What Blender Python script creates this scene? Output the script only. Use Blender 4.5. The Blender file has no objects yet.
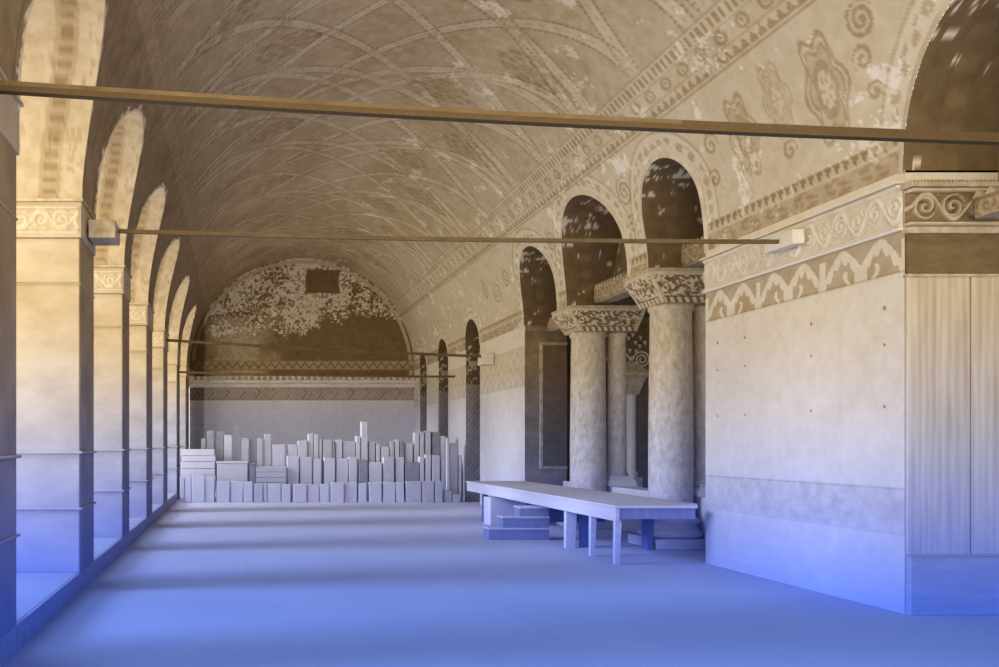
import bpy, bmesh, math, random
import numpy as np
random.seed(7); RNG = np.random.RandomState(11)
S = bpy.context.scene; COL = S.collection
PI = math.pi
# ---------------------------------------------------------------- gallery dimensions
XR, XL = 6.25, -1.68          # faces of the right and left walls
XC, RAD = (XR+XL)/2, (XR-XL)/2
ZS = 4.15                     # springing height of the barrel vault
YEND = 30.0
EYE = 1.6
# openings: (y0, y1, height where the arch starts to curve)
OPEN_R = [(2.6,4.6,4.6),(5.35,7.95,4.15),(11.33,12.87,4.85),(13.55,16.05,4.62),(16.55,18.45,4.68),
          (21.85,23.2,4.2),(25.15,26.35,4.15),(28.0,29.0,4.15)]
OPEN_L = [(-.5,2.05,4.62),(2.95,5.55,4.62),(6.5,9.1,4.62),(10.0,12.5,4.65),(13.3,15.85,4.65),(16.9,19.5,4.62),
          (20.6,23.8,4.3),(25.0,28.0,4.35)]
PIER_L = [(-1.4,-.5),(2.05,2.95),(5.55,6.5),(9.1,10.0),(12.5,13.3),(15.85,16.9),(19.5,20.6),(23.8,25.0),(28.0,29.9)]

# ---------------------------------------------------------------- materials
def lin(c):
    return tuple(((v/255)/12.92 if v/255 <= .04045 else (((v/255)+.055)/1.055)**2.4) for v in c)+(1,)

def colour_cast_group():  # grey-to-blue colour cast painted into every surface by height and depth
    g = bpy.data.node_groups.new('colour_cast', 'ShaderNodeTree')
    g.interface.new_socket('Color', in_out='INPUT', socket_type='NodeSocketColor')
    g.interface.new_socket('Color', in_out='OUTPUT', socket_type='NodeSocketColor')
    N = g.nodes; L = g.links
    gi = N.new('NodeGroupInput'); go = N.new('NodeGroupOutput')
    geo = N.new('ShaderNodeNewGeometry'); sep = N.new('ShaderNodeSeparateXYZ')
    L.new(geo.outputs['Position'], sep.inputs[0])
    def mr(src, a, b, c, d, smooth=True):
        m = N.new('ShaderNodeMapRange'); m.interpolation_type = 'SMOOTHSTEP' if smooth else 'LINEAR'
        L.new(src, m.inputs['Value'])
        for k, v in zip(('From Min','From Max','To Min','To Max'), (a,b,c,d)): m.inputs[k].default_value = v
        return m.outputs['Result']
    def mth(op, a, b):
        m = N.new('ShaderNodeMath'); m.operation = op
        for i, v in enumerate((a, b)):
            if isinstance(v, (int, float)): m.inputs[i].default_value = v
            else: L.new(v, m.inputs[i])
        return m.outputs[0]
    z = sep.outputs['Z']; y = sep.outputs['Y']
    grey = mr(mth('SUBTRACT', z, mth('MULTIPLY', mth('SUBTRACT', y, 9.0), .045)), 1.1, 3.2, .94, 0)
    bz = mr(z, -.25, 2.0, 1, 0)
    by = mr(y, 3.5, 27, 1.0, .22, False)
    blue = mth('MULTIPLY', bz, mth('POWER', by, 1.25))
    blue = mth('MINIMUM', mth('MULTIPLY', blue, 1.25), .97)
    bw = N.new('ShaderNodeRGBToBW'); L.new(gi.outputs[0], bw.inputs[0])
    def vec(sr, base, gain):
        c = N.new('ShaderNodeCombineXYZ')
        for i in range(3):
            L.new(mth('ADD', mth('MULTIPLY', sr, gain[i]), base[i]), c.inputs[i])
        return c.outputs[0]
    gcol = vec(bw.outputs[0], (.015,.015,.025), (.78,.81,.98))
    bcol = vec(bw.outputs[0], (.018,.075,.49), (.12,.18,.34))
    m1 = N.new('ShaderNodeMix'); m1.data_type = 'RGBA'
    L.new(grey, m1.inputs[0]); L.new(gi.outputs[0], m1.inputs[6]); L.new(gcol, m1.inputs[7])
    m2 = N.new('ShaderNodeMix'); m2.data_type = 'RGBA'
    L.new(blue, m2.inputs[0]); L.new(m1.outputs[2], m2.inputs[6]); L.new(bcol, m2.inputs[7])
    L.new(m2.outputs[2], go.inputs[0])
    return g
CAST = colour_cast_group()
RAMP = [(0,(92,72,42)),(.25,(130,106,68)),(.5,(174,150,108)),(.75,(211,193,155)),(1,(234,223,197))]

def mat(name, lo=.4, hi=.6, scale=3.0, attr=False, stretch=(1,1,1), rough=.85, bump=.0, wave=None):
    """painted / stone surface: a 0..1 tone (vertex tone or noise between lo and hi) through one sepia ramp, then the colour cast"""
    m = bpy.data.materials.new(name); m.use_nodes = True
    N = m.node_tree.nodes; L = m.node_tree.links
    bs = N['Principled BSDF']; bs.inputs['Roughness'].default_value = rough
    bs.inputs['Specular IOR Level'].default_value = .15
    tc = N.new('ShaderNodeTexCoord'); mp = N.new('ShaderNodeMapping'); mp.inputs['Scale'].default_value = stretch
    geo = N.new('ShaderNodeNewGeometry'); L.new(geo.outputs['Position'], mp.inputs[0])
    no = N.new('ShaderNodeTexNoise'); no.inputs['Scale'].default_value = scale
    no.inputs['Detail'].default_value = 7; no.inputs['Roughness'].default_value = .62
    L.new(mp.outputs[0], no.inputs['Vector'])
    r = N.new('ShaderNodeMapRange'); L.new(no.outputs[0], r.inputs['Value'])
    r.inputs['From Min'].default_value = .3; r.inputs['From Max'].default_value = .7
    r.inputs['To Min'].default_value = lo; r.inputs['To Max'].default_value = hi
    val = r.outputs['Result']
    if wave:
        w = N.new('ShaderNodeTexWave'); w.bands_direction = wave[0]; w.inputs['Scale'].default_value = wave[1]
        w.inputs['Distortion'].default_value = wave[2]; w.inputs['Detail'].default_value = 4
        L.new(mp.outputs[0], w.inputs['Vector'])
        mm = N.new('ShaderNodeMath'); mm.operation = 'MULTIPLY_ADD'
        L.new(w.outputs['Fac'], mm.inputs[0]); mm.inputs[1].default_value = wave[3]; L.new(val, mm.inputs[2]); val = mm.outputs[0]
    if attr:
        at = N.new('ShaderNodeAttribute'); at.attribute_name = 'tone'
        ad = N.new('ShaderNodeMath'); ad.operation = 'ADD'; L.new(at.outputs['Fac'], ad.inputs[0]); L.new(val, ad.inputs[1]); val = ad.outputs[0]
    rp = N.new('ShaderNodeValToRGB'); cr = rp.color_ramp
    cr.elements[0].position = 0; cr.elements[0].color = lin(RAMP[0][1])
    cr.elements[1].position = 1; cr.elements[1].color = lin(RAMP[-1][1])
    for p, c in RAMP[1:-1]:
        e = cr.elements.new(p); e.color = lin(c)
    L.new(val, rp.inputs[0])
    g = N.new('ShaderNodeGroup'); g.node_tree = CAST
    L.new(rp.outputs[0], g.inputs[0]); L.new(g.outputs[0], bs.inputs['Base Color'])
    if bump:
        b = N.new('ShaderNodeBump'); b.inputs['Strength'].default_value = bump; b.inputs['Distance'].default_value = .02
        L.new(no.outputs[0], b.inputs['Height']); L.new(b.outputs[0], bs.inputs['Normal'])
    return m
M = dict(
    paint=mat('painted_plaster', -.06, .06, 6, attr=True, bump=.15),
    floor=mat('worn_stone_floor', .86, .98, 1.1, bump=.12, stretch=(1,.6,1)),
    marble=mat('pale_marble', .80, .98, 1.6, bump=.1, stretch=(1,1,1.6)),
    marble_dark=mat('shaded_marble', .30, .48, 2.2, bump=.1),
    jambstone=mat('weathered_pale_marble', .50, .66, 1.6, bump=.1, stretch=(1,1,1.6)),
    white=mat('white_marble', .88, 1.0, 3, bump=.1),
    mottled=mat('mottled_marble', .45, .72, 9, bump=.1),
    plank=mat('book_matched_marble', .50, .72, 2.2, stretch=(4,1,.35), wave=('X',1.1,7,.08)),
    plank_h=mat('grained_marble', .48, .66, 3, stretch=(.6,1,6)),
    dark=mat('dark_marble', .06, .24, 5, stretch=(1,1,2.5)),
    darkpaint=mat('dark_painted_plaster', .12, .28, 6, bump=.2),
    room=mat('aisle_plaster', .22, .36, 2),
    shaft=mat('speckled_shaft_marble', .52, .82, 13, stretch=(1,1,.5), bump=.15),
    carve=mat('carved_marble', -.08, .08, 12, attr=True, bump=.4),
    iron=mat('rusty_iron', -.1, .06, 14),
    ironlight=mat('worn_tie_timber', .18, .40, 8, stretch=(.3,1,1)),
    wood=mat('weathered_wood', .84, .98, 3, stretch=(1,.25,4)),
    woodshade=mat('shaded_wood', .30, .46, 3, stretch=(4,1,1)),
    wooddark=mat('dark_wood', .02, .2, 4),
    stone=mat('pale_slab_stone', .92, 1.0, 4, bump=.2),
    stone2=mat('grey_slab_stone', .76, .90, 5, bump=.2),
    stone3=mat('brown_slab_stone', .44, .58, 5, bump=.2),
)
# ---------------------------------------------------------------- object helpers
def link(o, parent=None):
    COL.objects.link(o)
    if parent is not None: o.parent = parent
    return o
def tag(o, label=None, cat=None, group=None, kind=None):
    if label: o['label'] = label
    if cat: o['category'] = cat
    if group: o['group'] = group
    if kind: o['kind'] = kind
    return o
def empty(name, loc, label, cat, group=None):
    o = bpy.data.objects.new(name, None); o.location = loc; o.empty_display_size = .1
    link(o); o['_o'] = 1; del o['_o']
    return tag(o, label, cat, group)
def obj(name, bm, m, parent=None, smooth=False):
    """world-space bmesh -> object (shifted into the parent's space)"""
    if parent is not None:
        for v in bm.verts: v.co -= parent.location
    bmesh.ops.recalc_face_normals(bm, faces=bm.faces)
    me = bpy.data.meshes.new(name); bm.to_mesh(me); bm.free()
    me.materials.append(M[m])
    if smooth:
        for p in me.polygons: p.use_smooth = True
    return link(bpy.data.objects.new(name, me), parent)
def pieces(name, bm, m, parent, small=None):
    """every loose piece of the bmesh becomes a part of its own; the small ones may carry another name"""
    seen = set(); out = []
    bm.verts.index_update(); bm.verts.ensure_lookup_table()
    isl = []
    for v in bm.verts:
        if v.index in seen: continue
        st = [v]; seen.add(v.index); cur = []
        while st:
            w_ = st.pop(); cur.append(w_)
            for e in w_.link_edges:
                u = e.other_vert(w_)
                if u.index not in seen: seen.add(u.index); st.append(u)
        isl.append(cur)
    def ext(c): return max(max(v.co[i] for v in c)-min(v.co[i] for v in c) for i in range(3))
    big = max(ext(c) for c in isl)
    for c in isl:
        nb = bmesh.new(); mp = {v: nb.verts.new(v.co) for v in c}
        fs = {f for v in c for f in v.link_faces}
        for f in fs: nb.faces.new([mp[v] for v in f.verts])
        out.append(obj(small if small and ext(c) < big*.3 else name, nb, m, parent))
    bm.free(); return out
def box(bm, x0, x1, y0, y1, z0, z1, bev=0, rot=None):
    r = bmesh.ops.create_cube(bm, size=1)
    vs = r['verts']
    for v in vs:
        v.co.x = x0+(v.co.x+.5)*(x1-x0); v.co.y = y0+(v.co.y+.5)*(y1-y0); v.co.z = z0+(v.co.z+.5)*(z1-z0)
    if bev:
        es = list({e for v in vs for e in v.link_edges})
        bmesh.ops.bevel(bm, geom=es, offset=bev, segments=2, affect='EDGES', profile=.6)
    return bm
def B(*a, **k): return box(bmesh.new(), *a, **k)
def lathe(cx, cy, prof, n=40, square=None):
    bm = bmesh.new(); rings = []
    for r, z in prof:
        rings.append([bm.verts.new((cx+r*math.cos(2*PI*i/n), cy+r*math.sin(2*PI*i/n), z)) for i in range(n)])
    for a, b in zip(rings, rings[1:]):
        for i in range(n): bm.faces.new((a[i], a[(i+1)%n], b[(i+1)%n], b[i]))
    bm.faces.new(rings[0][::-1]); bm.faces.new(rings[-1])
    return bm
def loft(rects):
    """stack of (x0,x1,y0,y1,z) rectangles"""
    bm = bmesh.new(); rs = []
    for x0,x1,y0,y1,z in rects:
        rs.append([bm.verts.new(p) for p in ((x0,y0,z),(x1,y0,z),(x1,y1,z),(x0,y1,z))])
    for a, b in zip(rs, rs[1:]):
        for i in range(4): bm.faces.new((a[i],a[(i+1)%4],b[(i+1)%4],b[i]))
    bm.faces.new(rs[0][::-1]); bm.faces.new(rs[-1]); return bm
def tube(bm, pts, r, n=8):
    from mathutils import Vector
    pts = [Vector(p) for p in pts]; rings = []
    for i, p in enumerate(pts):
        d = (pts[min(i+1,len(pts)-1)]-pts[max(i-1,0)]).normalized()
        u = d.cross(Vector((0,0,1)));
        if u.length < .1: u = d.cross(Vector((0,1,0)))
        u.normalize(); w = d.cross(u)
        rings.append([bm.verts.new(p+u*r*math.cos(2*PI*k/n)+w*r*math.sin(2*PI*k/n)) for k in range(n)])
    for a, b in zip(rings, rings[1:]):
        for k in range(n): bm.faces.new((a[k],a[(k+1)%n],b[(k+1)%n],b[k]))
    bm.faces.new(rings[0][::-1]); bm.faces.new(rings[-1]); return bm

# ---------------------------------------------------------------- numpy surfaces carrying a painted tone
def vnoise(u, v, seed=0, octs=5, rough=.55):
    out = np.zeros_like(u); amp = 1; tot = 0; f = 1
    for o in range(octs):
        rs = np.random.RandomState(seed*31+o); T = rs.rand(128,128)
        x = u*f+o*17.3; y = v*f+o*9.1
        xi = np.floor(x).astype(int); yi = np.floor(y).astype(int); fx = x-xi; fy = y-yi
        fx = fx*fx*(3-2*fx); fy = fy*fy*(3-2*fy)
        a = T[xi%128,yi%128]; b = T[(xi+1)%128,yi%128]; c = T[xi%128,(yi+1)%128]; d = T[(xi+1)%128,(yi+1)%128]
        out += amp*((a*(1-fx)+b*fx)*(1-fy)+(c*(1-fx)+d*fx)*fy); tot += amp; amp *= rough; f *= 2
    return out/tot
def surf(name, P, tone, m='paint', keep=None, parent=None, smooth=True):
    """P: (n,m,3) grid of points; tone: (n,m)"""
    n, k = tone.shape
    if parent is not None: P = P-np.array(parent.location)
    idx = np.arange(n*k).reshape(n,k)
    q = np.stack([idx[:-1,:-1],idx[1:,:-1],idx[1:,1:],idx[:-1,1:]],-1).reshape(-1,4)
    if keep is not None: q = q[keep.reshape(-1)]
    used = np.zeros(n*k,bool); used[q.reshape(-1)] = True
    remap = np.cumsum(used)-1; q = remap[q]; co = P.reshape(-1,3)[used]; tn = tone.reshape(-1)[used]
    me = bpy.data.meshes.new(name)
    me.vertices.add(len(co)); me.vertices.foreach_set('co', co.astype(np.float32).ravel())
    me.loops.add(len(q)*4); me.loops.foreach_set('vertex_index', q.astype(np.int32).ravel())
    me.polygons.add(len(q)); me.polygons.foreach_set('loop_start', np.arange(0,len(q)*4,4,dtype=np.int32))
    try: me.polygons.foreach_set('loop_total', np.full(len(q),4,dtype=np.int32))
    except Exception: pass
    me.update(calc_edges=True); me.validate()
    at = me.attributes.new('tone','FLOAT','POINT'); at.data.foreach_set('value', np.clip(tn,0,1).astype(np.float32))
    me.materials.append(M[m])
    if smooth: me.polygons.foreach_set('use_smooth', np.ones(len(me.polygons),bool))
    return link(bpy.data.objects.new(name, me), parent)
def sm(a, b, x):
    t = np.clip((x-a)/(b-a),0,1); return t*t*(3-2*t)
def ln(d, w):      # soft line of half width w
    return 1-sm(w*.6, w*1.3, np.abs(d))
def inside(ops, Y, Z, grow=0):
    r_ = np.zeros(Y.shape,bool)
    for y0,y1,zs in ops:
        c=(y0+y1)/2; r=(y1-y0)/2+grow
        r_ |= (np.abs(Y-c)<r)&((Z<zs)|((Y-c)**2+(Z-zs)**2<r*r))
    return r_
def archdist(ops, Y, Z):  # distance outside nearest arch outline
    d = np.full(Y.shape, 9.)
    for y0,y1,zs in ops:
        c=(y0+y1)/2; r=(y1-y0)/2
        dd = np.where(Z<zs, np.abs(Y-c), np.hypot(Y-c,Z-zs))-r
        d = np.minimum(d, dd)
    return d

# ================================================================ CEILING (barrel vault)
Y0V = -2.0
ny, nf = 1240, 440
yy = Y0V+(YEND-Y0V)*np.linspace(0,1,ny)**.9*1.0
ff = np.linspace(0, PI, nf)
Y, F = np.meshgrid(yy, ff, indexing='ij')
X = XC+RAD*np.cos(F); Z = ZS+RAD*np.sin(F)
P = np.stack([X,Y,Z],-1)
deg = np.degrees(F)
nz = vnoise(Y*.8, F*4, 1); nf2 = vnoise(Y*3.5, F*14, 2, 5, .7)
tone = .52+.16*(nz-.5)+.14*(nf2-.5)
right = deg < 90
tone += .10*sm(75,32,deg)  # lighter towards the right haunch, light painted into the tone
# lattice of painted ribs between the long bands
t = np.clip((deg-90)/54,-1,1); per = 3.55
lat = np.zeros_like(tone); pale = np.zeros_like(tone)
s_ = np.arcsin(np.clip(t,-.999,.999))/(PI/2)
for sgn in (1,-1):
    for off, k in ((0,1.0),(per*.5,1.0),(.9,.52)):
        g = (Y-off-sgn*k*per*.75*np.sin(t*PI/2*1.0))/per
        d = (g-np.round(g))*per
        slope = 1.0
        pale = np.maximum(pale, ln(d,.13))
        dots = (np.sin(deg*5.2)>-.25)*1.
        for e in (-.13,.13):
            lat = np.maximum(lat, ln(d-e,.026)*(.35+.65*dots))
        lat = np.maximum(lat, ln(d,.03)*(np.sin(deg*2.6)>.1)*.35)
region = sm(37.5,39,deg)*sm(142.5,141,deg)
worn = sm(.25,.62,vnoise(Y*.6,F*3,5))
tone += region*(pale*.10-lat*.24*(.45+.55*worn))
# medallions in the lozenges
for k in range(-1,10):
    for dd,(cy,cd) in enumerate(((k*per+.9,70),(k*per+2.65,112),(k*per+2.6,55),(k*per+.9,128))):
        rr = np.hypot((Y-cy)/.34,(deg-cd)/7.5)
        tone -= .15*(ln(rr-1,.10)+.8*ln(rr-.62,.08)+(rr<.3)*.7+.4*(rr<1))*(np.cos(8*np.arctan2((deg-cd)/8,(Y-cy)/.34))>-.6)*region*.8
# long bands on both haunches
for mir in (0,1):
    dg = deg if not mir else 180-deg
    k = 1 if not mir else .45
    tone += k*.09*(sm(28.2,28.8,dg)*sm(38,37.4,dg))
    for a in (28.3,31.2,34.6,37.6): tone -= k*.12*ln(dg-a,.18)
    tri = np.abs(((Y/.16)%1)-.5)*2
    tone -= k*.24*((dg>29.0)&(dg<30.8)&(tri>(dg-29.0)/1.8))
    tone -= k*.24*((dg>35.0)&(dg<37.2)&(((Y/.12)%1)<.5))
    cell = ((Y/.42)%1-.5)*.42
    tone -= k*.20*(ln(np.hypot(cell/.09,(dg-32.9)/1.05)-1,.3)+.8*(np.abs(cell)/.03+np.abs(dg-32.9)/.6<1))*((dg>31.3)&(dg<34.5))
# right haunch: paler tone for its lit side, and painted scrolls
sp = right & (deg<28.2)
tone = np.where(sp, .72+.14*(nz-.5)+.09*(nf2-.5), tone)
def scroll_pattern(Yc, Zc, u, v, s):
    out = np.zeros_like(u)
    return out
ad = archdist(OPEN_R, Y, Z)
rise = Z-ZS
def med(cy, cr, w, h, dens=.2):
    global tone; dens *= .75
    a = (Y-cy)/w; b = (rise-cr)/h; r = np.hypot(a,b); th = np.arctan2(b,a)
    wob = 1+.14*np.cos(6*th)
    msk = sp & (r<1.3)
    e = ln(r-wob,.07)+ln(r-wob*.80,.05)+ln(r-.52,.06)+ln(r-.42,.04)+.9*(r<.36)*(np.abs(np.sin(3*th))<.42)+.45*((r<wob*.8)&(r>.52))
    tone = np.where(msk, tone-dens*np.clip(e,0,1), tone)
def curl(cy, cr, R, turns=1.7, dens=.2, flip=1, w=.022):
    turns = 2.2 if R>.16 else 1.4
    global tone
    a = (Y-cy)*flip; b = rise-cr; r = np.hypot(a,b)/R; th = (np.arctan2(b,a)/(2*PI))%1
    k = r*turns-th; d = np.abs(k-np.round(k))*R/turns
    tone = np.where(sp&(r<1), tone-dens*ln(d,w), tone)
med(8.78,1.10,.27,.52,.30); med(10.2,1.12,.24,.46,.27); med(9.5,1.28,.20,.38,.18)
for cy,cr,R,fl in ((8.12,1.5,.17,1),(8.25,1.18,.13,-1),(8.2,.85,.10,1),(10.85,1.25,.15,1),(10.95,.85,.13,-1),(13.2,1.35,.22,1),(13.25,.85,.16,-1),
                   (16.3,1.35,.22,1),(16.3,.85,.14,-1),(19.2,1.2,.22,1),(20.8,1.2,.22,-1),(20.0,1.0,.28,1),(12.1,2.0,.12,1),(9.5,.72,.12,1)):
    curl(cy,cr,R,1.7,.24,fl)
# painted border round each right arch
tone = np.where(sp&(ad<.34)&(ad>.06), tone+.07, tone)
tone = np.where(sp, tone-.17*ln(ad-.34,.02), tone)
tone = np.where(sp&(ad>.14)&(ad<.26)&((np.sin(Y*34)+np.sin(Z*34))>.1), tone-.20, tone)
# bands just above the springing, right
tone = np.where(sp&(rise<.20), .58-.13*(np.sin(Y*19+2.5*np.sin(rise*30))*np.cos(rise*34+Y*6)>.15), tone)
tri2 = np.abs(((Y/.13)%1)-.5)*2
tone = np.where(sp&(rise>=.20)&(rise<.235), .72, tone)
tone = np.where(sp&(rise>=.235)&(rise<.36), np.where(tri2>(.36-rise)/.125*.9+.05,.36,.66), tone)
tone = np.where(sp&(ad<.05), .72, tone)
# blotches of lost plaster
bl = vnoise(Y*2.2,F*9,9,6,.75)
tone = np.where((bl>.655)&(deg<75), tone+.22, tone)
# left haunch: darker, its shade painted into the tone
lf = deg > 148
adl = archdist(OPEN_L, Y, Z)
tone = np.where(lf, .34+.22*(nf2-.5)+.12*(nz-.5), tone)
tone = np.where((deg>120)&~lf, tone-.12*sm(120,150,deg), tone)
# dark crumbling edge beside the far lunette and white flakes near the far right haunch
keep_v = ~( (inside(OPEN_R,Y,Z)&(X>XC)) | (inside(OPEN_L,Y,Z)&(X<XC)) )
kf = keep_v[:-1,:-1]&keep_v[1:,:-1]&keep_v[:-1,1:]&keep_v[1:,1:]
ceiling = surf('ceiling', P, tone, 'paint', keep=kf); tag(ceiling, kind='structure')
ceiling['label'] = 'painted barrel vault with dotted interlaced ribs running the length of the gallery'

def xbar(z, side):
    r = np.clip(z-ZS, 0, RAD); h = np.sqrt(RAD**2-r**2)
    return XC+h if side>0 else XC-h
def arch_path(y0,y1,zs,z0,n=56,dr=0):
    c=(y0+y1)/2; r=(y1-y0)/2+dr
    pts=[(c+r, z) for z in np.linspace(z0,zs,12,endpoint=False)]
    pts+=[(c+r*math.cos(a), zs+r*math.sin(a)) for a in np.linspace(0,PI,n)]
    pts+=[(c-r, z) for z in np.linspace(zs,z0,13)[1:]]
    return np.array(pts)
def soffit(y0,y1,zs,side,z0,depth_x,bright):
    p = arch_path(y0,y1,zs,z0)
    nx = 70; w = np.linspace(0,1,nx)
    xb = xbar(p[:,1],side)-side*.02
    Xg = xb[:,None]*(1-w)+depth_x*w
    Yg = np.repeat(p[:,0:1],nx,1); Zg = np.repeat(p[:,1:2],nx,1)
    s = np.concatenate([[0],np.cumsum(np.hypot(*np.diff(p,axis=0).T))])[:,None]+0*Xg
    dx = np.abs(Xg-xbar(Zg,side))
    nn = vnoise(s*4,dx*4,7 if bright else 8,5,.7)
    if bright:  # left soffits toned lighter as if lit, right ones darker as if unlit
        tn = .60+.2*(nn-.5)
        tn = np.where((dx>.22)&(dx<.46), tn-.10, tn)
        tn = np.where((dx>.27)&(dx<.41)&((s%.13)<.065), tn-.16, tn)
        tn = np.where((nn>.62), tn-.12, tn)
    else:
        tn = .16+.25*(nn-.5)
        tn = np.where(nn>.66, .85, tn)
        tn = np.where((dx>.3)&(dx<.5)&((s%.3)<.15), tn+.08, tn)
    o = surf('arch_soffit', np.stack([Xg,Yg,Zg],-1), tn, 'paint', parent=ceiling)
    # thin raised rim following the opening
    a = arch_path(y0,y1,zs,z0,dr=0.0); b = arch_path(y0,y1,zs,z0,dr=.075 if side>0 else .13)
    nn2 = 6 if side>0 else 12; w = np.linspace(0,1,nn2)
    Yg = a[:,0:1]*(1-w)+b[:,0:1]*w; Zg = a[:,1:2]*(1-w)+b[:,1:2]*w
    Xg = xbar(Zg,side)-side*(.022-.018*w)
    jit = vnoise(np.cumsum(np.ones_like(Yg),0)*.5, Yg*3, 4)
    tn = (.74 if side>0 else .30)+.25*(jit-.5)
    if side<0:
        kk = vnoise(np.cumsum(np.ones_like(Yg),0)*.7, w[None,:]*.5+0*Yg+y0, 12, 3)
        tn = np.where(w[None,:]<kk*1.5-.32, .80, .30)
    surf('arch_rim', np.stack([Xg,Yg,Zg],-1), tn, 'paint', parent=ceiling)
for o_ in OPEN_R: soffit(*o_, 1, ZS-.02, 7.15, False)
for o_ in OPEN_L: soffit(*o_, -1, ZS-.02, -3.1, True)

# ================================================================ END WALL
nx, nzv = 400, 420
xx = np.linspace(XL,XR,nx); zz = np.linspace(0,ZS+RAD,nzv)
X,Z = np.meshgrid(xx,zz,indexing='ij')
keep_v = (Z<ZS)|(np.hypot(X-XC,Z-ZS)<RAD+.05)
n1 = vnoise(X*.8,Z*.8,21,4); n2 = vnoise(X*12,Z*12,22,4,.9); n3 = vnoise(X*.45+3,Z*.6,23,3); n4=vnoise(X*2.2,Z*2.2,24,4)
tone = .94+.08*(n1-.5)
zr = Z-EYE
lun = zr>2.36
base = .22+.25*(n1-.5)+.16*(n2-.5)
soft = (n4-.5)*1.3
cover = np.where(zr+soft>4.35, 1., 0)*1.0
side = sm(3.2,4.6,X+soft)*.6
dens = np.clip(.30+.75*sm(4.2,4.8,zr+soft)-.25*sm(2.2,3.4,X)*sm(4.9,4.3,zr),0,1)*sm(3.6,4.4,zr+soft)
patch = n2+.35*(n1-.5)+.25*(n4-.5) > .60-.12*dens
patch &= (dens>.15)&(X+soft*.6>-.9)
hole = (np.abs(X-3.05+.25*(n2-.5)+.2*soft)<.62)&(np.abs(zr-5.72+.25*(n2-.5)+.2*soft)<.42)
base = np.where(patch&~hole, .80+.6*(n2-.5), base)
base = np.where(hole, .16+.2*(n2-.5), base)
pal = sm(1.7,.6,X+soft)*sm(4.6,4.1,zr+soft)*sm(-1.4,-.6,X+soft*.5)
base = base+pal*.34*(n2*.8+.6)
rr = np.hypot(X-XC,Z-ZS)/RAD
base = np.where((rr>.955)&(rr<.985)&lun, .62, base)
tone = np.where(lun, base, tone)
zg = np.abs(((X/.30)%1)-.5)*2
tone = np.where((zr>2.62)&(zr<2.86), np.where(np.abs((zr-2.64)/.2-zg)<.22,.26,.52), tone)
tone = np.where((zr>2.86)&(zr<2.9)|((zr>2.58)&(zr<2.62)), .38, tone)
ch = np.abs((((X+.6*np.abs(((zr-1.78)/.34))*.5)/.55)%1)-.5)*2
tone = np.where((zr>1.55)&(zr<1.96), .62-.22*(np.sin(ch*14)>0)*(.6+.4*(n4>.5)), tone)
tone = np.where((zr>1.50)&(zr<1.55), .46, tone)
tone = np.where(zr<1.5, tone-.06*(np.sin(zr*60)>.75)*(n4>.45)-.03*n2, tone)
tone = np.where(X<XL+.55, tone-.42*sm(XL+.6,XL+.45,X), tone)  # shadow strip painted down the left end of the wall
kf = keep_v[:-1,:-1]&keep_v[1:,:-1]&keep_v[:-1,1:]&keep_v[1:,1:]
endw = surf('wall_back', np.stack([X,0*X+YEND-.02,Z],-1), tone, 'paint', keep=kf)
tag(endw, 'end wall with flaking dark painted lunette above pale marble', kind='structure')
bm = loft([(XL,XR,YEND-.16,YEND,EYE+1.96),(XL,XR,YEND-.20,YEND,EYE+2.06),(XL,XR,YEND-.34,YEND,EYE+2.10),(XL,XR,YEND-.34,YEND,EYE+2.20)])
tr = obj('trim_1', bm, 'marble'); tag(tr,'projecting toothed marble cornice across the end wall', kind='structure'); bm=bmesh.new()
x = XL+.06
while x < XR-.1:
    box(bm, x,x+.11,YEND-.28,YEND-.02,EYE+2.20,EYE+2.33); x += .22
pieces('tooth',bm,'marble',tr)

# ================================================================ RIGHT WALL
segs = [(-2,2.6),(4.6,5.35),(7.95,11.33),(18.45,21.85),(23.2,25.15),(26.35,28.0),(29.0,30.0)]
def wall_face(y0,y1,parent,fancy,name='facing'):
    n = max(20,int((y1-y0)/.016)); k = 300
    Yg,Zg = np.meshgrid(np.linspace(y0,y1,n),np.linspace(0,ZS,k),indexing='ij')
    zr = Zg-EYE
    a = vnoise(Yg*1.2,Zg*2.4,31,5); b = vnoise(Yg*9,Zg*9,32,4,.7)
    tn = .86+.10*(a-.5)+.04*(b-.5)
    # marble slab joints and clamp holes
    for jy in np.arange(y0+.85, y1-.3, .85): tn -= .05*ln(Yg-jy,.008)*(zr<1.6)
    if fancy:
        tn = np.where((zr>-.85)&(zr<-.43), .74+.30*(b-.5)+.1*(a-.5), tn)
        for j in (-.86,-.43): tn -= .16*ln(zr-j,.010)
        for hy in (y0+.25,y0+1.3,y0+2.5,y0+3.1):
            for hz in (.95,.35,1.3): tn = np.where(np.hypot(Yg-hy,zr-hz)<.018,.35,tn)
    # inlaid band with drooping leaf shapes
    u = ((Yg-y0)/1.12)%1; au = np.abs(u-.5)*2
    v = (zr-1.62)/.38
    arch_ = np.where(au<.5, .30+.55*np.sin(np.clip(au/.5,0,1)*PI/2), .85-.62*np.clip((au-.5)/.4,0,1)**1.3)
    fray = .13+.17*np.abs(np.sin(au*17+2*a))
    leaf = ((v<arch_+.09)&(v>arch_-fray)&(au<.92))|((au<.15)&(v<.42))|((np.abs(au-.97)<.05)&(v<.8))
    leaf |= (np.abs(au-.30-.1*np.sin(v*7))<.05)&(v<.35)
    band = np.where(leaf, .86, .56)
    tn = np.where((zr>1.62)&(zr<2.0), band+.1*(b-.5), tn)
    tn -= .2*(ln(zr-1.61,.012)+ln(zr-2.0,.012))
    tn = np.where(zr<.12-EYE, tn-.05, tn)
    return surf(name, np.stack([0*Yg+XR-.004,Yg,Zg],-1), tn, 'paint', parent=parent)
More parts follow.
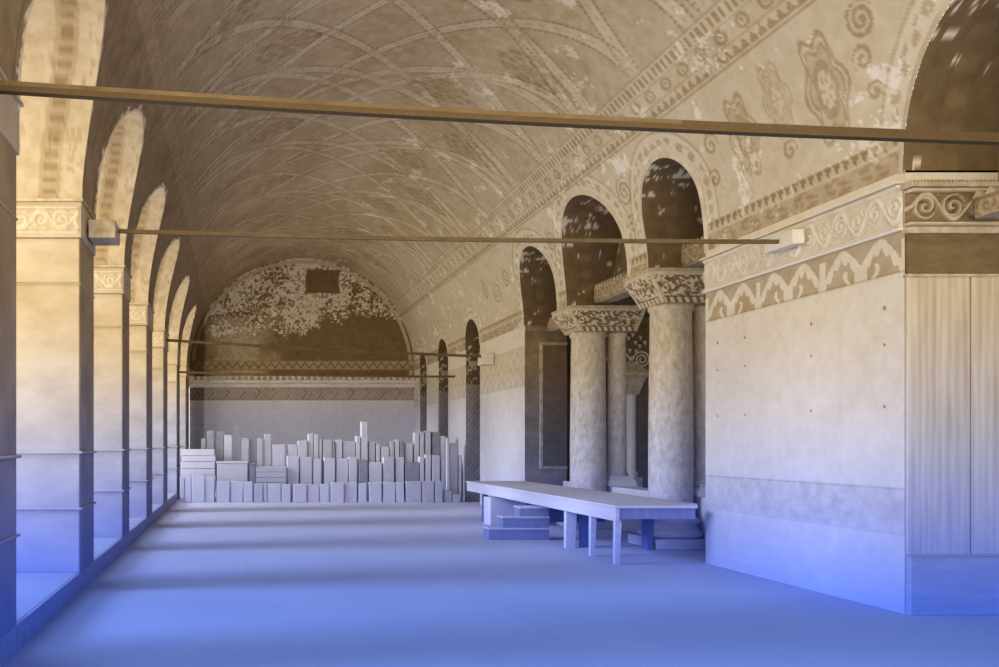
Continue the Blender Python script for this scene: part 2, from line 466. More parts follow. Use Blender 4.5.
def relief(y_or_x0, y1, z0, z1, fixed, axis, depth, parent, name, tone0=.80, contrast=.4, period=.42, m='carve', res=.012):
    """carved scroll frieze on a real displaced surface. axis 'Y': runs along Y facing -X ; 'X': runs along X facing -Y"""
    n = int((y1-y_or_x0)/res); k = int((z1-z0)/res)
    U,V = np.meshgrid(np.linspace(y_or_x0,y1,n),np.linspace(0,1,k),indexing='ij')
    h = z1-z0
    ph = U/period; cc = (ph%1-.5); row = np.floor(ph)
    dy = (V-.5)*h/period
    r = np.hypot(cc,dy); th = np.arctan2(dy*np.where(row%2==0,1,-1),cc)
    spi = np.cos(r*26-th*1.0)
    stem = ln(V-.5-.34*np.sin(ph*PI),.07)
    H = np.where(r<.44, .5+.5*spi, .15); H = np.maximum(H, stem)
    H = H*.8+.2*vnoise(U*26,V*h*26,41,3)
    H = np.where((V<.08)|(V>.90), .95, H)
    H = np.where((V>.08)&(V<.12)|(V>.86)&(V<.90), 0., H)
    tn = tone0+contrast*(H-.75)+.05*(vnoise(U*8,V*4,42,3)-.5)
    D = depth*(.35+.65*H)*(0.75+.25*V)
    D[0,:]=0; D[-1,:]=0; D[:,0]=0; D[:,-1]=0
    Zc = z0+V*h
    if axis=='Y': Pq = np.stack([fixed-D,U,Zc],-1)
    else: Pq = np.stack([U,fixed-D,Zc],-1)
    return surf(name, Pq, tn, m, parent=parent)
for i,(a,b) in enumerate(segs):
    w = obj('wall_right', B(XR,7.15,a,b,0,ZS), 'marble')
    tag(w, ('pale marble faced pier of the right wall nearest the camera' if i==2 else 'pale marble pier of the right wall at depth %.0f metres'%a), kind='structure')
    if i>=2:
        if i==2:
            wall_face(a,b,w,True,'marble_facing')
            relief(a+.01,b-.01,EYE+2.02,EYE+2.43,XR-.01,'Y',.05,w,'carved_frieze',.86,.14,.24)
            bm = bmesh.new(); box(bm,XR-.09,XR+.01,a,b,EYE+2.43,EYE+2.45,.008); box(bm,XR-.05,XR+.01,a,b,EYE+1.99,EYE+2.02,.006)
            pieces('moulding',bm,'white',w)
        else:
            n = max(20,int((b-a)/.02)); k=200
            Yg,Zg = np.meshgrid(np.linspace(a,b,n),np.linspace(0,ZS,k),indexing='ij'); zr=Zg-EYE
            q = vnoise(Yg*1.2,Zg*2,51+i,5)
            tn = .86+.1*(q-.5)
            # faded slanting bands of the painted frieze
            tn = np.where((zr>1.25)&(zr<2.1), tn-.10-.05*(np.sin(Yg*14)*np.sin(zr*20)>0), tn)
            for j in (1.25,1.65,2.1): tn -= .06*ln(zr-j,.02)
            surf('marble_facing', np.stack([0*Yg+XR-.004,Yg,Zg],-1), tn, 'paint', parent=w)
            # darker veined jamb facing the camera
            Xg,Zg = np.meshgrid(np.linspace(XR,7.15,60),np.linspace(0,ZS,260),indexing='ij')
            zr=Zg-EYE; q=vnoise(Xg*3,Zg*3,61+i,5,.7)
            fe = np.sin((zr*1.2+np.abs(Xg-6.7)*1.6)*30+4*q)
            tn = .42+.10*(fe>.2)+.2*(q-.5)
            tn = np.where(zr>1.6, .15+.5*(vnoise(Xg*8,Zg*8,71,4,.8)>.56), tn)
            if i==3: tn = .30+.2*(q-.5)+.1*(zr<-.5)  # far jamb painted darker for facing away from the light
            surf('jamb_facing', np.stack([Xg,0*Xg+a-.004,Zg],-1), tn, 'paint', parent=w)
near_pier = [o for o in bpy.data.objects if o.get('label','').startswith('pale marble faced pier')][0]
# jamb of the near pier, facing the camera
a = 7.95
def slab(x0,x1,z0,z1,m,dep,name): return obj(name,B(x0,x1,a-dep,a+.02,EYE+z0,EYE+z1,.006),m,near_pier)
slab(XR,6.83,-1.04,1.55,'plank',.03,'jamb_panel'); slab(6.84,7.15,-1.04,1.55,'plank',.032,'jamb_panel')
slab(XR,7.15,-1.6,-1.06,'plank_h',.07,'plinth')
slab(XR+.05,7.15,-.42,-.38,'mottled',.034,'repair_strip') if False else None
slab(XR-.0,7.15,1.58,2.02,'dark',.03,'dark_marble_band')
slab(XR-.02,7.15,1.95,2.01,'mottled',.06,'ledge'); 
slab(XR-.01,7.15,1.545,1.575,'mottled',.05,'fillet')
relief(XR-.02,7.15,EYE+2.02,EYE+2.36,a-.02,'X',.10,near_pier,'jamb_frieze',.55,.55,.26,res=.008)
bm = bmesh.new(); box(bm,XR-.05,7.15,a-.14,a+.01,EYE+2.36,EYE+2.40,.006)
x = XR-.04
while x < 7.12: box(bm,x,x+.016,a-.13,a,EYE+2.40,EYE+2.425); x += .032
pieces('jamb_moulding',bm,'mottled',near_pier,'dentil')
# jamb of far pier in the big arcade: framed dark panel (faces the camera)
p3 = [o for o in bpy.data.objects if o.name.startswith('wall_right') and o.get('label','').endswith('depth 18 metres')][0]
a = 18.45
obj('dark_panel',B(6.62,7.15,a-.03,a,1.1,EYE+2.12),'darkpaint',p3)  # dark tone carries the shade of this unlit jamb
bm = bmesh.new()
for xa,xb,za,zb in ((6.56,6.62,1.04,EYE+2.18),(6.62,7.15,EYE+2.12,EYE+2.18),(6.62,7.15,1.04,1.1)): box(bm,xa,xb,a-.06,a,za,zb)
z=1.06
while z<EYE+2.15: box(bm,6.57,6.60,a-.075,a-.05,z,z+.035); z+=.075
pieces('frame_strip',bm,'mottled',p3,'bead')
obj('jamb_ledge',B(XR,7.15,a-.05,a,EYE+2.42,EYE+2.5),'woodshade',p3)

# the dim aisle behind the arcades
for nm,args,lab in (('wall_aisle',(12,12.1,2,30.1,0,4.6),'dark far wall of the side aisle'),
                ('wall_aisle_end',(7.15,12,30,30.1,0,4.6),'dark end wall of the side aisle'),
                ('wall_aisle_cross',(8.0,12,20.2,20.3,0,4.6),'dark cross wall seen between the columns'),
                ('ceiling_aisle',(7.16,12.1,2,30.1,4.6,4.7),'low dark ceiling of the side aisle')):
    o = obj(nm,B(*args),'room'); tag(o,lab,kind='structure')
for (y0,y1,zs) in OPEN_R:
    r=(y1-y0)/2; c_=(y0+y1)/2
    p = [(c_+r,4.55)]+[(c_+r*math.cos(t_),max(zs,4.55)+r*math.sin(t_)) for t_ in np.linspace(0,PI,30)]+[(c_-r,4.55)]
    if y0>20: p=[(yq,zq-.4 if zq==4.55 else zq) for yq,zq in p]
    p = [(yq, zq if not (zs<4.5) else zq-(4.55-zs) if zq>4.56 else zq) for yq,zq in p]
    zb = 4.55 if zs>4.5 else 4.0
    p = [(c_+r,zb)]+[(c_+r*math.cos(t_),zs+r*math.sin(t_)) for t_ in np.linspace(0,PI,30)]+[(c_-r,zb)]
    nU=60; Ug=np.linspace(-r,r,nU); W=np.linspace(0,1,60)
    top=zs+np.sqrt(np.maximum(r*r-Ug**2,0))
    Yg=c_+np.repeat(Ug[:,None],60,1); Zg=zb+(top[:,None]-zb)*W
    q=vnoise(Yg*6,Zg*6,81,5,.7)
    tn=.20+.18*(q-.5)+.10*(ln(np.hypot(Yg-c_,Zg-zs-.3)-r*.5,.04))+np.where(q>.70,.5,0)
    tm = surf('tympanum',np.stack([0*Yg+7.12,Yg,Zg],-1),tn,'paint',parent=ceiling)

# ================================================================ FLOOR and KERB
nx,nyf=160,600
Xg,Yg=np.meshgrid(np.linspace(XL-1.5,12,nx),np.linspace(-2,30,nyf),indexing='ij')
o=obj('floor',B(XL-1.6,12,-2,30.1,-.12,0),'floor'); tag(o,'pale worn stone slab floor of the gallery',kind='structure')
bm=bmesh.new()
for jy,x0,x1 in ((9.4,0.1,6.2),(12.2,-1.2,4.5),(15.6,-1.3,4),(19.0,-1.3,3.9)): box(bm,x0,x1,jy,jy+.012,-.001,.0015)
for jx,y0,y1 in ((.12,9.4,12.2),(2.6,6.2,9.4),(1.7,12.2,15.6),(.4,15.6,19)): box(bm,jx,jx+.012,y0,y1,-.001,.0015)
pieces('paving_joint',bm,'stone2',o)
o=obj('trim_2',B(XL-1.5,XL,-2,29.98,0,.21,.01),'mottled'); tag(o,'raised dark stone kerb under the left row of piers',kind='structure')
obj('kerb_top',B(XL-1.5,XL-.03,-2,29.98,.205,.213),'jambstone',o)

# ================================================================ LEFT PIERS
ordn=['','','nearest dark-faced','second','third','fourth','fifth','sixth','farthest']
for i,(a,b) in enumerate(PIER_L):
    if i<1: continue
    lab={1:'marble pier beside the camera at the left edge',2:'marble pier cut by the left edge of the picture, face in shadow',
         3:'broad pale marble pier, first fully seen on the left, with carved impost',
         4:'second fully seen pale marble pier on the left, behind the wooden tie block',
         5:'third fully seen marble pier along the left row',6:'fourth fully seen marble pier along the left row',
         7:'fifth narrow marble pier along the left row, near the stacked slabs',8:'last marble pier on the left, against the end wall'}[i]
    r=empty('marble_pier',(XL-.7,(a+b)/2,.213),lab,'pier','marble piers along the left side')
    x0=XL-1.4
    zc=[.213,.90,1.50,EYE+1.72,EYE+2.2]
    bm=bmesh.new()
    for za,zb in zip(zc,zc[1:]): box(bm,x0,XL-.012,a+.01,b-.01,za,zb-.008,.006)
    pieces('facing_block',bm,'jambstone',r)
    bm=bmesh.new(); box(bm,x0,XL-.002,a+.02,b-.02,.213,EYE+2.2); obj('inner_facing',bm,'marble_dark',r)  # unlit inner face: shade painted in as a darker marble tone
    bm=bmesh.new()
    for zz_,h,pr in ((.885,.022,.022),(1.485,.025,.028),(EYE+1.7,.014,.010)): box(bm,x0,XL+pr,a-pr,b+pr,zz_,zz_+h,.008)
    pieces('moulding',bm,'jambstone',r)
    obj('impost',B(x0,XL+.015,a-.015,b+.015,EYE+2.2,ZS+.03,.008),'jambstone',r)
    if i in (3,4,5,6):
        relief(XL-1.0,XL,EYE+2.24,ZS-.02,a-.016,'X',.012,r,'carved_band',.68,.16,.22,res=.014)
    if i in(3,4,5): 
        n_=30; 
    bm=bmesh.new(); box(bm,x0,XL+.04,a-.04,b+.04,ZS+.03,ZS+.06,.006); obj('abacus',bm,'mottled',r)

# ================================================================ COLUMNS
def capital(bm_parent, x0,x1,yc,z0,z1,name='capital'):
    """long basket capital: displaced carved faces all round"""
    hw=.43; segs_=[]
    nu=560; nv=72
    per_=[]; 
    # perimeter walk of a rectangle
    def walk(xa,xb,ya,yb,t):
        L1=xb-xa; L2=yb-ya; T=2*(L1+L2); d=(t%1)*T
        return d,L1,L2
    U,V=np.meshgrid(np.linspace(0,1,nu),np.linspace(0,1,nv),indexing='ij')
    # top and bottom rectangles
    tx0,tx1,ty0,ty1=x0,x1,yc-hw,yc+hw
    bx0,bx1,by0,by1=x0+.22,x1-.12,yc-.35,yc+.35
    w=np.clip(V/.80,0,1)**1.15
    w=np.where(V>.82,1.0,w*.97)
    ax0=bx0*(1-w)+tx0*w; ax1=bx1*(1-w)+tx1*w; ay0=by0*(1-w)+ty0*w; ay1=by1*(1-w)+ty1*w
    L1=ax1-ax0; L2=ay1-ay0
    side_=np.minimum((U*4).astype(int),3); q_=U*4-side_
    e_=4*1.2/nu; q_=np.clip((q_-e_)/(1-2*e_),0,1)
    X_=np.choose(side_,[ax0+q_*L1,ax1,ax1-q_*L1,ax0]); Y_=np.choose(side_,[ay0,ay0+q_*L2,ay1,ay1-q_*L2])
    nx_=np.choose(side_,[0*U,0*U+1,0*U,0*U-1]); ny_=np.choose(side_,[0*U-1,0*U,0*U+1,0*U])
    Ls=np.choose(side_,[L1,L2,L1,L2]); dc=np.minimum(q_,1-q_)*Ls
    dd_=np.choose(side_,[q_*L1,2+q_*L2,4+q_*L1,6+q_*L2])
    nn=vnoise(dd_*26,V*13,91,2); H=sm(.42,.58,nn)
    H=np.where(V<.18,.5+.5*np.sign(np.sin(dd_/.018)),H)
    H=np.where((V>.18)&(V<.22),0,H); H=np.where(V>.86,.9,H)
    H=np.where(V>.99,0,H); 
    H=np.where((dc<.035)&(V<.99),.8,H)
    X_=X_+nx_*H*.028; Y_=Y_+ny_*H*.028
    tn=.26+.50*H
    Z_=z0+(z1-z0)*V
    Pc=np.stack([X_,Y_,Z_],-1); Pc=np.concatenate([Pc,Pc[:1]]); tn=np.concatenate([tn,tn[:1]])
    cp=surf(name,Pc,tn,'carve',parent=bm_parent,smooth=False)
    obj('abacus',B(x0-.03,x1+.02,yc-hw-.03,yc+hw+.03,z1-.005,z1+.045,.01),'mottled',bm_parent)
    obj('necking',B(x0+.24,x1-.18,yc-.29,yc+.29,z0-.0,z0+.03),'mottled',bm_parent)
def big_column(x,y,r,ztop,lab):
    e=empty('marble_column',(x,y,0),lab,'column','large columns of the arcade')
    obj('plinth',B(x-.46,x+.30,y-.46,y+.46,0,.16,.02),'white',e)
    prof=[(.44,.16),(.47,.20),(.47,.25),(.42,.29),(.38,.32),(.38,.35),(.42,.39),(.42,.43),(.36,.47),(.34,.50)]
    obj('base',lathe(x,y,prof,48),'white',e,True)
    pr=[(r+.03,.50),(r+.03,.53),(r,.56),(r*1.0,1.6),(r*.97,2.6),(r*.93,ztop-.1),(r*.93+.03,ztop-.07),(r*.93+.03,ztop)]
    obj('shaft',lathe(x,y,pr,56),'shaft',e,True)
    return e
c2=big_column(6.72,13.17,.315,EYE+2.12,'thick marble column under the rightmost arch, nearer to the camera')
capital(c2,6.21,7.60,13.17,EYE+2.12,EYE+2.58)
obj('impost_block',loft([(6.30,7.5,12.92,13.48,EYE+2.62),(6.30,7.5,12.90,13.52,EYE+2.95)]),'carve',c2)
c1=big_column(6.72,16.27,.325,EYE+2.10,'thick marble column under the middle arch, farther from the camera')
capital(c1,6.21,7.60,16.27,EYE+2.10,EYE+2.52)
obj('impost_block',loft([(6.32,7.0,16.07,16.53,EYE+2.56),(6.30,7.05,16.07,16.53,EYE+2.97)]),'carve',c1)
for cc in (c1,c2):
    for ch in cc.children:
        if ch.name.startswith('impost_block'):
            at=ch.data.attributes.new('tone','FLOAT','POINT'); at.data.foreach_set('value',np.full(len(ch.data.vertices),.42,np.float32))
def wallbit(y0,y1):   # masonry resting on the capital between two arches
    pass
def slim_column(x,y,lab,zb,zt,r=.19):
    e=empty('slender_column',(x,y,zb),lab,'column','slender rear columns')
    obj('base',loft([(x-.26,x+.26,y-.26,y+.26,zb),(x-.26,x+.26,y-.26,y+.26,zb+.09),(x-.21,x+.21,y-.21,y+.21,zb+.15),(x-.24,x+.24,y-.24,y+.24,zb+.2)]),'white',e)
    obj('shaft',lathe(x,y,[(r+.03,zb+.2),(r+.03,zb+.24),(r,zb+.27),(r*.94,zt-.08),(r+.02,zt-.05),(r+.02,zt)],36),'shaft',e,True)
slim_column(7.27,16.27,'slender speckled column behind the farther thick column',.78,EYE+2.095,.17)
slim_column(7.27,13.17,'slender speckled column behind the nearer thick column',.78,EYE+2.115,.18)
o=obj('stone_parapet',B(7.05,7.54,11.36,18.40,0,.778,.02),'white'); tag(o,'low pale stone parapet carrying the slender columns','parapet')
# carved tie beams linking capitals
def beam(y0,y1,z0,z1,lab,x0=6.72,x1=7.02):
    e=empty('carved_beam',((x0+x1)/2,(y0+y1)/2,z0),lab,'beam','carved beams between the capitals')
    o=relief(y0,y1,z0+.0,z1,x0,'Y',.02,e,'carved_face',.52,.30,.30,res=.02)
    bm=box(bmesh.new(),x0,x1,y0,y1,z0,z1)
    y=y0+.02
    while y<y1-.1:
        v=[bm.verts.new(p) for p in ((x0-.015,y,z1),(x0-.015,y+.11,z1),(x0-.015,y+.055,z1+.07),(x0+.02,y,z1),(x0+.02,y+.11,z1),(x0+.02,y+.055,z1+.07))]
        bm.faces.new(v[:3]); bm.faces.new(v[3:]); bm.faces.new((v[0],v[2],v[5],v[3])); bm.faces.new((v[1],v[2],v[5],v[4])); y+=.13
    pieces('timber',bm,'mottled',e,'pointed_tooth')
beam(13.62,15.98,EYE+2.62,EYE+2.90,'carved light beam with jagged top linking the two thick columns')
beam(11.40,12.85,EYE+2.64,EYE+2.92,'short carved beam from the nearer thick column to the near pier')
beam(16.60,18.40,EYE+2.40,EYE+2.62,'carved beam from the farther thick column to the pier beyond it')
beam(5.2,7.80,EYE+2.06,EYE+2.24,'pale carved beam leaving the near pier jamb at the right edge',6.76,7.06)

# colonnette and scrollwork panel in the aisle
e=empty('small_colonnette',(8.62,18.6,0),'thin white colonnette with basket capital seen between the thick columns','column')
obj('pedestal',B(8.44,8.80,18.42,18.78,0,.86,.02),'mottled',e)
obj('shaft',lathe(8.62,18.6,[(.14,.86),(.14,.95),(.10,1.0),(.095,EYE+1.02),(.12,EYE+1.06)],28),'white',e,True)
obj('capital',loft([(8.50,8.74,18.48,18.72,EYE+1.06),(8.40,8.84,18.38,18.82,EYE+1.40),(8.34,8.90,18.32,18.88,EYE+1.46),(8.34,8.90,18.32,18.88,EYE+1.52),(8.52,8.72,18.5,18.7,EYE+1.74),(8.58,8.66,18.56,18.64,EYE+1.80)]),'mottled',e)
e=empty('scrollwork_panel',(8.75,19.6,EYE+1.5),'dark panel with pale curling arabesque between the thick columns','panel')
obj('board',B(8.05,9.5,19.6,19.66,0.02,EYE+2.75),'darkpaint',e)
bm=bmesh.new()
def P2(x,y): # points of the panel from proportions
    return (237+0,0)
def spiral(cx,cz,R,turn=2.2,fl=1):
    pts=[]
    for k in range(40):
        t_=k/39; a_=t_*turn*2*PI; rr_=R*(1-.85*t_)
        pts.append((cx+fl*rr_*math.cos(a_),19.57,cz+rr_*math.sin(a_)))
    tube(bm,pts,.022,6)
for cx,cz,R,fl in ((9.32,EYE+1.92,.20,-1),(9.28,EYE+1.42,.09,1)): spiral(cx,cz,R,2.2,fl)
tube(bm,[(8.5,19.57,EYE+1.9),(8.6,19.57,EYE+2.1),(8.8,19.57,EYE+2.15),(9.0,19.57,EYE+2.0),(9.1,19.57,EYE+1.85)],.02,6)
for cx,cz in ((8.78,2.05),(8.88,2.2),(8.95,2.02),(9.02,2.4),(9.12,2.48),(9.18,2.3),(9.3,2.42),(9.4,2.3),(9.05,2.12),(8.82,1.85),(8.95,1.82),(9.1,1.95),(9.28,2.22),(9.12,1.75),(8.8,2.4),(9.2,2.1)):
    v=[bm.verts.new(p) for p in ((cx-.05,19.58,EYE+cz+.05),(cx+.05,19.58,EYE+cz+.05),(cx,19.58,EYE+cz-.06),(cx,19.54,EYE+cz))]
    bm.faces.new((v[0],v[1],v[3])); bm.faces.new((v[1],v[2],v[3])); bm.faces.new((v[2],v[0],v[3])); bm.faces.new(v[:3])
pieces('scroll',bm,'white',e,'leaf')
bm=bmesh.new()
for x in (8.95,9.05,9.12): box(bm,x,x+.035,19.55,19.6,.9,EYE+ (.35 if x>9 else .6))
pieces('mullion',bm,'mottled',e)

# ================================================================ TIE RODS
def rod(pts,r,lab,m='iron',caps=None,hi=True):
    from mathutils import Vector
    A=Vector(pts[0]); Bp=Vector(pts[-1])
    e=empty('tie_rod',tuple(A),lab,'tie rod','tie rods spanning the gallery')
    L=[A+(Bp-A)*t_+Vector((0,0,-.035*math.sin(PI*t_))) for t_ in np.linspace(0,1,14)]
    bm=bmesh.new(); rings=[]
    for p in L: rings.append([bm.verts.new(p+Vector((0,dy*r,dz*r))) for dy,dz in ((-1,-1),(1,-1),(1,1),(-1,1))])
    for a,b in zip(rings,rings[1:]):
        for k in range(4): bm.faces.new((a[k],a[(k+1)%4],b[(k+1)%4],b[k]))
    bm.faces.new(rings[0]); bm.faces.new(rings[-1])
    obj('bar',bm,m,e)
    if hi:
        bm=bmesh.new(); n_=9
        for j in range(n_-1):
            p,q=L[j],L[j+1]; z0=p.z+r*.15
            v=[bm.verts.new(c) for c in ((p.x,p.y-r-.003,p.z+r*.1),(q.x,q.y-r-.003,q.z+r*.1),(q.x,q.y-r-.003,q.z+r),(p.x,p.y-r-.003,p.z+r))]
            bm.faces.new(v)
        obj('worn_upper_edge',bm,'wooddark',e)
    return e
rod([(XL+.02,5.80,EYE+2.43),(XR-.02,6.35,EYE+2.25)],.034,'thickest dark tie rod, nearest the camera, crossing the upper picture','iron')
rod([(XL+.02,9.55,EYE+2.39),(XR-.16,9.50,EYE+2.25)],.021,'second tie rod from the camera, running between two wooden blocks','wooddark')
rod([(XL+.02,20.0,EYE+2.42),(XR-.02,20.7,EYE+2.10)],.030,'third tie rod, before the flaking lunette','wooddark',hi=False)
rod([(XL+.02,24.2,EYE+2.02),(XR-.02,24.3,EYE+1.90)],.028,'farthest tie rod, level with the cornice of the end wall','wooddark',hi=False)
def blk(args,lab,m): 
    o=obj('tie_block',B(*args,bev=.012),m); tag(o,lab,'block','blocks holding the tie rods')
blk((XL+.045,XL+.34,9.35,9.75,EYE+2.26,EYE+2.46),'squared block on the first left pier holding a tie rod','mottled')
blk((XR-.20,XR-.07,9.25,9.75,EYE+2.17,EYE+2.33),'pale squared block on the near right pier holding a tie rod','white')
blk((XR-.32,XR-.02,20.6,20.95,EYE+1.90,EYE+2.14),'pale block on the far right pier holding the third tie rod','marble')

# ================================================================ DAIS / TRESTLE TABLE
e=empty('wooden_platform',(5.6,14.8,0),'long low pale wooden platform on legs in front of the thick columns','platform')
bm=bmesh.new(); y=11.12
while y<18.3:
    x1 = 6.03 if y<11.3 else 6.22
    box(bm,4.95,x1,y,min(y+.36,18.4),.745,.78,.004); y+=.364
pieces('deck_board',bm,'wood',e)
obj('side_apron',B(4.97,5.02,11.15,18.38,.57,.743,.004),'wood',e)
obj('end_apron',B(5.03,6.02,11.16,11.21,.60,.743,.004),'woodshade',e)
for (x,y,w,m,d) in ((4.99,11.2,.08,'wood',.08),(5.0,12.0,.08,'wood',.08),(5.02,12.95,.16,'white',.1),(5.0,17.25,.10,'wooddark',.1),(6.14,12.7,.10,'wooddark',.2),(6.1,14.9,.1,'wooddark',.1),(6.1,17.5,.1,'wooddark',.1)):
    obj('leg',loft([(x-.01,x+w-.03,y,y+d-.02,0),(x,x+w,y,y+d,.57)]),m,e)
bm=bmesh.new(); box(bm,5.1,6.15,14.2,14.26,.28,.46); box(bm,5.25,5.45,13.0,13.05,.0,.5); box(bm,5.75,5.95,14.2,14.3,0,.57)
pieces('brace',bm,'wooddark',e)
e=empty('step_block',(4.6,14.3,0),'three-step wooden stair standing at the platform edge','steps')
for k,(xa,h0,h1) in enumerate(((4.16,0,.20),(4.39,.20,.39),(4.67,.39,.55))):
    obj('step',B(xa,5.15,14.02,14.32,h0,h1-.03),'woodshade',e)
    obj('tread',B(xa-.01,5.15,14.0,14.34,h1-.03,h1,.004),'wood',e)
o=obj('white_stone_block',B(4.90,5.60,16.45,16.9,0,.54,.015),'white'); tag(o,'white squared block under the far end of the wooden platform','block')

# ================================================================ STACKED SLABS by the end wall
Z1=lambda x,y:(170+x/6.445,415+y/6.445)
Z2=lambda x,y:(315+x/5.709,415+y/5.709)
def w_x(px,Y): return (px-237)*Y/850
def w_z(py,Y): return EYE-(py-443)*Y/850
ORD=['first','second','third','fourth','fifth','sixth','seventh','eighth','ninth','tenth','eleventh','twelfth','thirteenth','fourteenth','fifteenth','sixteenth','seventeenth','eighteenth','nineteenth','twentieth','twenty-first','twenty-second','twenty-third','twenty-fourth','twenty-fifth','twenty-sixth','twenty-seventh','twenty-eighth','twenty-ninth','thirtieth','thirty-first','thirty-second','thirty-third','thirty-fourth']
def slabs(rowname,Y,items,thick,grp,dep_j=.05):
    its=[]
    for z,x0,x1,yt,m in items:
        f=Z1 if z==1 else Z2
        its.append((f(x0,0)[0],f(x1,0)[0],f(0,yt)[1],m))
    its.sort()
    for k,(p0,p1,py,m) in enumerate(its):
        Yj=Y+random.uniform(0,dep_j); xa,xb=w_x(p0,Yj)+.008,w_x(p1,Yj)-.008
        h=w_z(py,Yj); rnd=m.endswith('r'); mm=m.rstrip('r')
        t_=thick*random.uniform(.8,1.1); bm=bmesh.new()
        if rnd:
            rr_=(xb-xa)/2; cx=(xa+xb)/2; pts=[(xa,0),(xb,0)]+[(cx+rr_*math.cos(a_),h-rr_+rr_*math.sin(a_)) for a_ in np.linspace(0,PI,12)]
            f_=[bm.verts.new((x,Yj,z)) for x,z in pts]; b_=[bm.verts.new((x,Yj+t_,z)) for x,z in pts]
            bm.faces.new(f_); bm.faces.new(b_[::-1])
            for i in range(len(pts)): j=(i+1)%len(pts); bm.faces.new((f_[i],f_[j],b_[j],b_[i]))
        else:
            dx=random.uniform(-.012,.012); ch=random.uniform(-.02,.02)
            box(bm,xa,xb,Yj,Yj+t_,0,h,.012)
            for v in bm.verts:
                if v.co.z>h*.5: v.co.x+=dx; v.co.z+=ch*(v.co.x-(xa+xb)/2)/(xb-xa)
        tone={'stone':'pale','stone2':'grey','stone3':'dark'}[mm]
        o=obj('marble_tablet',bm,mm)
        hh='round-topped ' if rnd else ''
        tag(o,'%s %supright stone tablet, %s from left in the %s'%(tone,hh,ORD[k],rowname),'tablet',grp)
s='stone'; s2='stone2'; s3='stone3'
row1=[(1,62,94,400,s2),(1,95,138,388,s),(1,142,225,388,s),(1,232,288,392,s),(1,298,385,425,s),(1,390,470,428,s),(1,475,535,430,s),(1,540,598,442,s2),(1,601,627,440,s),(1,628,715,445,s),(1,718,778,448,s),(1,792,880,445,s),(1,885,960,448,s),  # grey ones here are a shadowed gap and side, toned as stone
 (2,30,80,395,s),(2,90,165,385,s),(2,170,240,385,s),(2,247,295,390,s),(2,308,382,385,s),(2,388,460,385,s),(2,465,512,385,s),(2,520,608,378,s2),(2,612,680,378,s2),(2,685,730,378,s2),(2,738,784,430,s2),(2,786,832,452,s2)]  # last two are a sloping shadow built as grey tablets
slabs('front row',22.85,row1,.17,'upright tablets of the front row')
row2=[(1,755,832,265,s),(1,838,918,270,s),(1,922,975,285,s),(2,50,115,245,s),(2,120,190,250,s),(2,195,243,240,s),(2,250,304,255,s3),(2,308,385,270,s),(2,392,455,240,s2),(2,460,510,240,s),(2,514,595,272,s3),(2,598,626,240,s),(2,630,662,225,s),(2,668,714,230,s2),(2,718,748,240,s),(2,770,812,300,s2)]  # first brown one has the shadow across it put into its colour
slabs('middle row',23.38,row2,.30,'upright tablets of the middle row')
row3=[(1,200,232,150,s3),(1,236,285,100,s3),(1,295,345,105,s3),(1,350,402,130,s),(1,405,452,72,s3+'r'),(1,455,508,150,s2),(1,512,558,130,s3),(1,562,600,150,s2),(1,605,652,125,s2),(1,660,745,190,s),(1,760,820,190,s),(1,825,885,165,s),(1,890,925,120,s),(1,928,960,125,s),
 (2,25,42,140,s),(2,45,98,140,s2),(2,100,112,150,s3),(2,120,158,140,s),(2,160,232,150,s2),(2,235,262,120,s),(2,265,303,38,s),(2,306,345,150,s2),(2,348,375,165,s),(2,380,426,180,s),(2,430,452,150,s2),(2,455,482,140,s),(2,485,510,150,s3),(2,515,560,160,s),(2,565,596,100,s),(2,600,625,95,s2),(2,630,662,90,s2),(2,668,714,95,s3),(2,718,748,120,s)]
slabs('back row',23.85,row3,.25,'upright tablets of the back row')
row4=[(2,752,768,130,s),(2,771,815,160,s2),(2,820,838,230,s)]
slabs('leaning group at the right end',23.12,row4,.14,'tall tablets at the right end')
# flat piled slabs
def pile(z,x0,x1,edges,Y,dep,m,name,lab,grp):
    f=Z1 if z==1 else Z2
    zs_=[w_z(f(0,y)[1],Y) for y in edges]
    h=zs_[0]-zs_[1]; lv=list(zs_)
    while lv[-1]>.30: lv.append(lv[-1]-max(.16,h))
    lv[-1]=0
    n=len(lv)-1
    for k in range(n):
        j=random.uniform(-.02,.02)
        o=obj('flat_marble_tablet',B(w_x(f(x0,0)[0],Y)+j,w_x(f(x1,0)[0],Y)+j,Y,Y+dep,lv[k+1]+.004,lv[k]-.004,.012),m)
        nm=['topmost','second from top','third from top','fourth from top','fifth from top','sixth from top','seventh from top','eighth from top','ninth from top']
        tag(o,'%s, %s'%(lab,nm[k]),'tablet',grp)
pile(1,72,290,(220,262,300,345,388),23.3,.45,'stone','flat','flat stone tablet in the layered pile at the left end','flat tablets piled at the left')
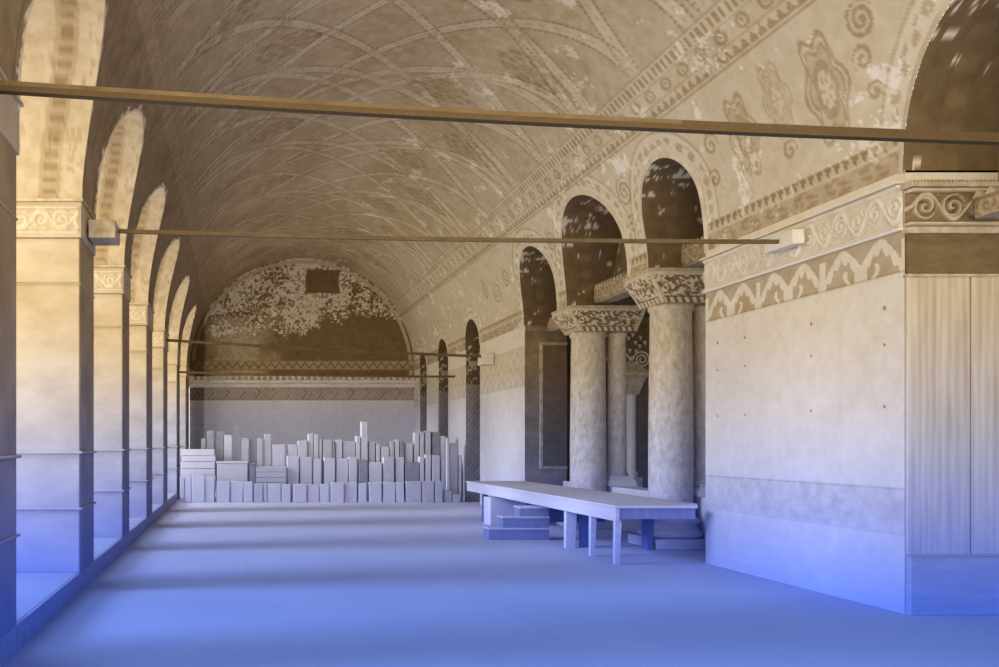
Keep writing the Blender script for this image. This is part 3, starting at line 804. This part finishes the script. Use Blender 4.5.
pile(1,553,750,(332,368,402,436),23.3,.5,'stone2','flat','flat stone tablet in the pile right of the big stone box','flat tablets piled right of the box')
def standing(z,x0,x1,y0,y1,Y,dep,m,name,lab,cat):
    f=Z1 if z==1 else Z2
    e=empty(name,(w_x(f((x0+x1)/2,0)[0],Y),Y,0),lab,cat)
    zt=w_z(f(0,y0)[1],Y); xa,xb=w_x(f(x0,0)[0],Y),w_x(f(x1,0)[0],Y)
    obj('body',B(xa,xb,Y,Y+dep,0,zt-.06,.012),m,e); obj('lid',B(xa-.02,xb+.02,Y-.02,Y+dep,zt-.06,zt,.012),m,e)
standing(1,303,500,298,422,23.28,.5,'stone','stone_box','large pale stone box in the middle row of the stacked slabs','box')
standing(1,508,548,308,422,23.3,.4,'stone3','box_shaded_side','dark narrow block standing in for the shaded side of the large pale stone box','block')  # shaded side of the box, built as a separate dark block
o=obj('flat_marble_tablet',B(w_x(250,23.9),w_x(286,23.9),23.83-.02,24.2,0,w_z(457,23.9),.01),'stone'); 
bpy.data.objects.remove(o)

# ================================================================ LIGHT, SKY, CAMERA
w=bpy.data.worlds.new('sky'); S.world=w; w.use_nodes=True
bg=w.node_tree.nodes['Background']; bg.inputs[0].default_value=(1,.95,.87,1); bg.inputs[1].default_value=3.0
def sun(name,d,strength,ang,col=(1,.97,.92)):
    from mathutils import Vector
    l=bpy.data.lights.new(name,'SUN'); l.energy=strength; l.angle=math.radians(ang); l.color=col
    o=bpy.data.objects.new(name,l); o.rotation_euler=Vector(d).to_track_quat('-Z','Y').to_euler(); link(o); return o
sun('sun',(.92,.16,-.42),3.6,20)
sun('rear_fill',(.12,.95,.06),1.4,50)  # added fill light from behind the camera, no second sun there
cam=bpy.data.cameras.new('camera'); co=bpy.data.objects.new('camera',cam); link(co)
co.location=(0,0,EYE); co.rotation_euler=(PI/2,0,0)
cam.sensor_width=36; cam.lens=850/999*36; cam.shift_x=(499.5-237)/999; cam.shift_y=(443-333.5)/999
cam.clip_start=.05; cam.clip_end=200
S.camera=co
S.view_settings.view_transform='Standard'; S.view_settings.look='None'; S.view_settings.exposure=.1
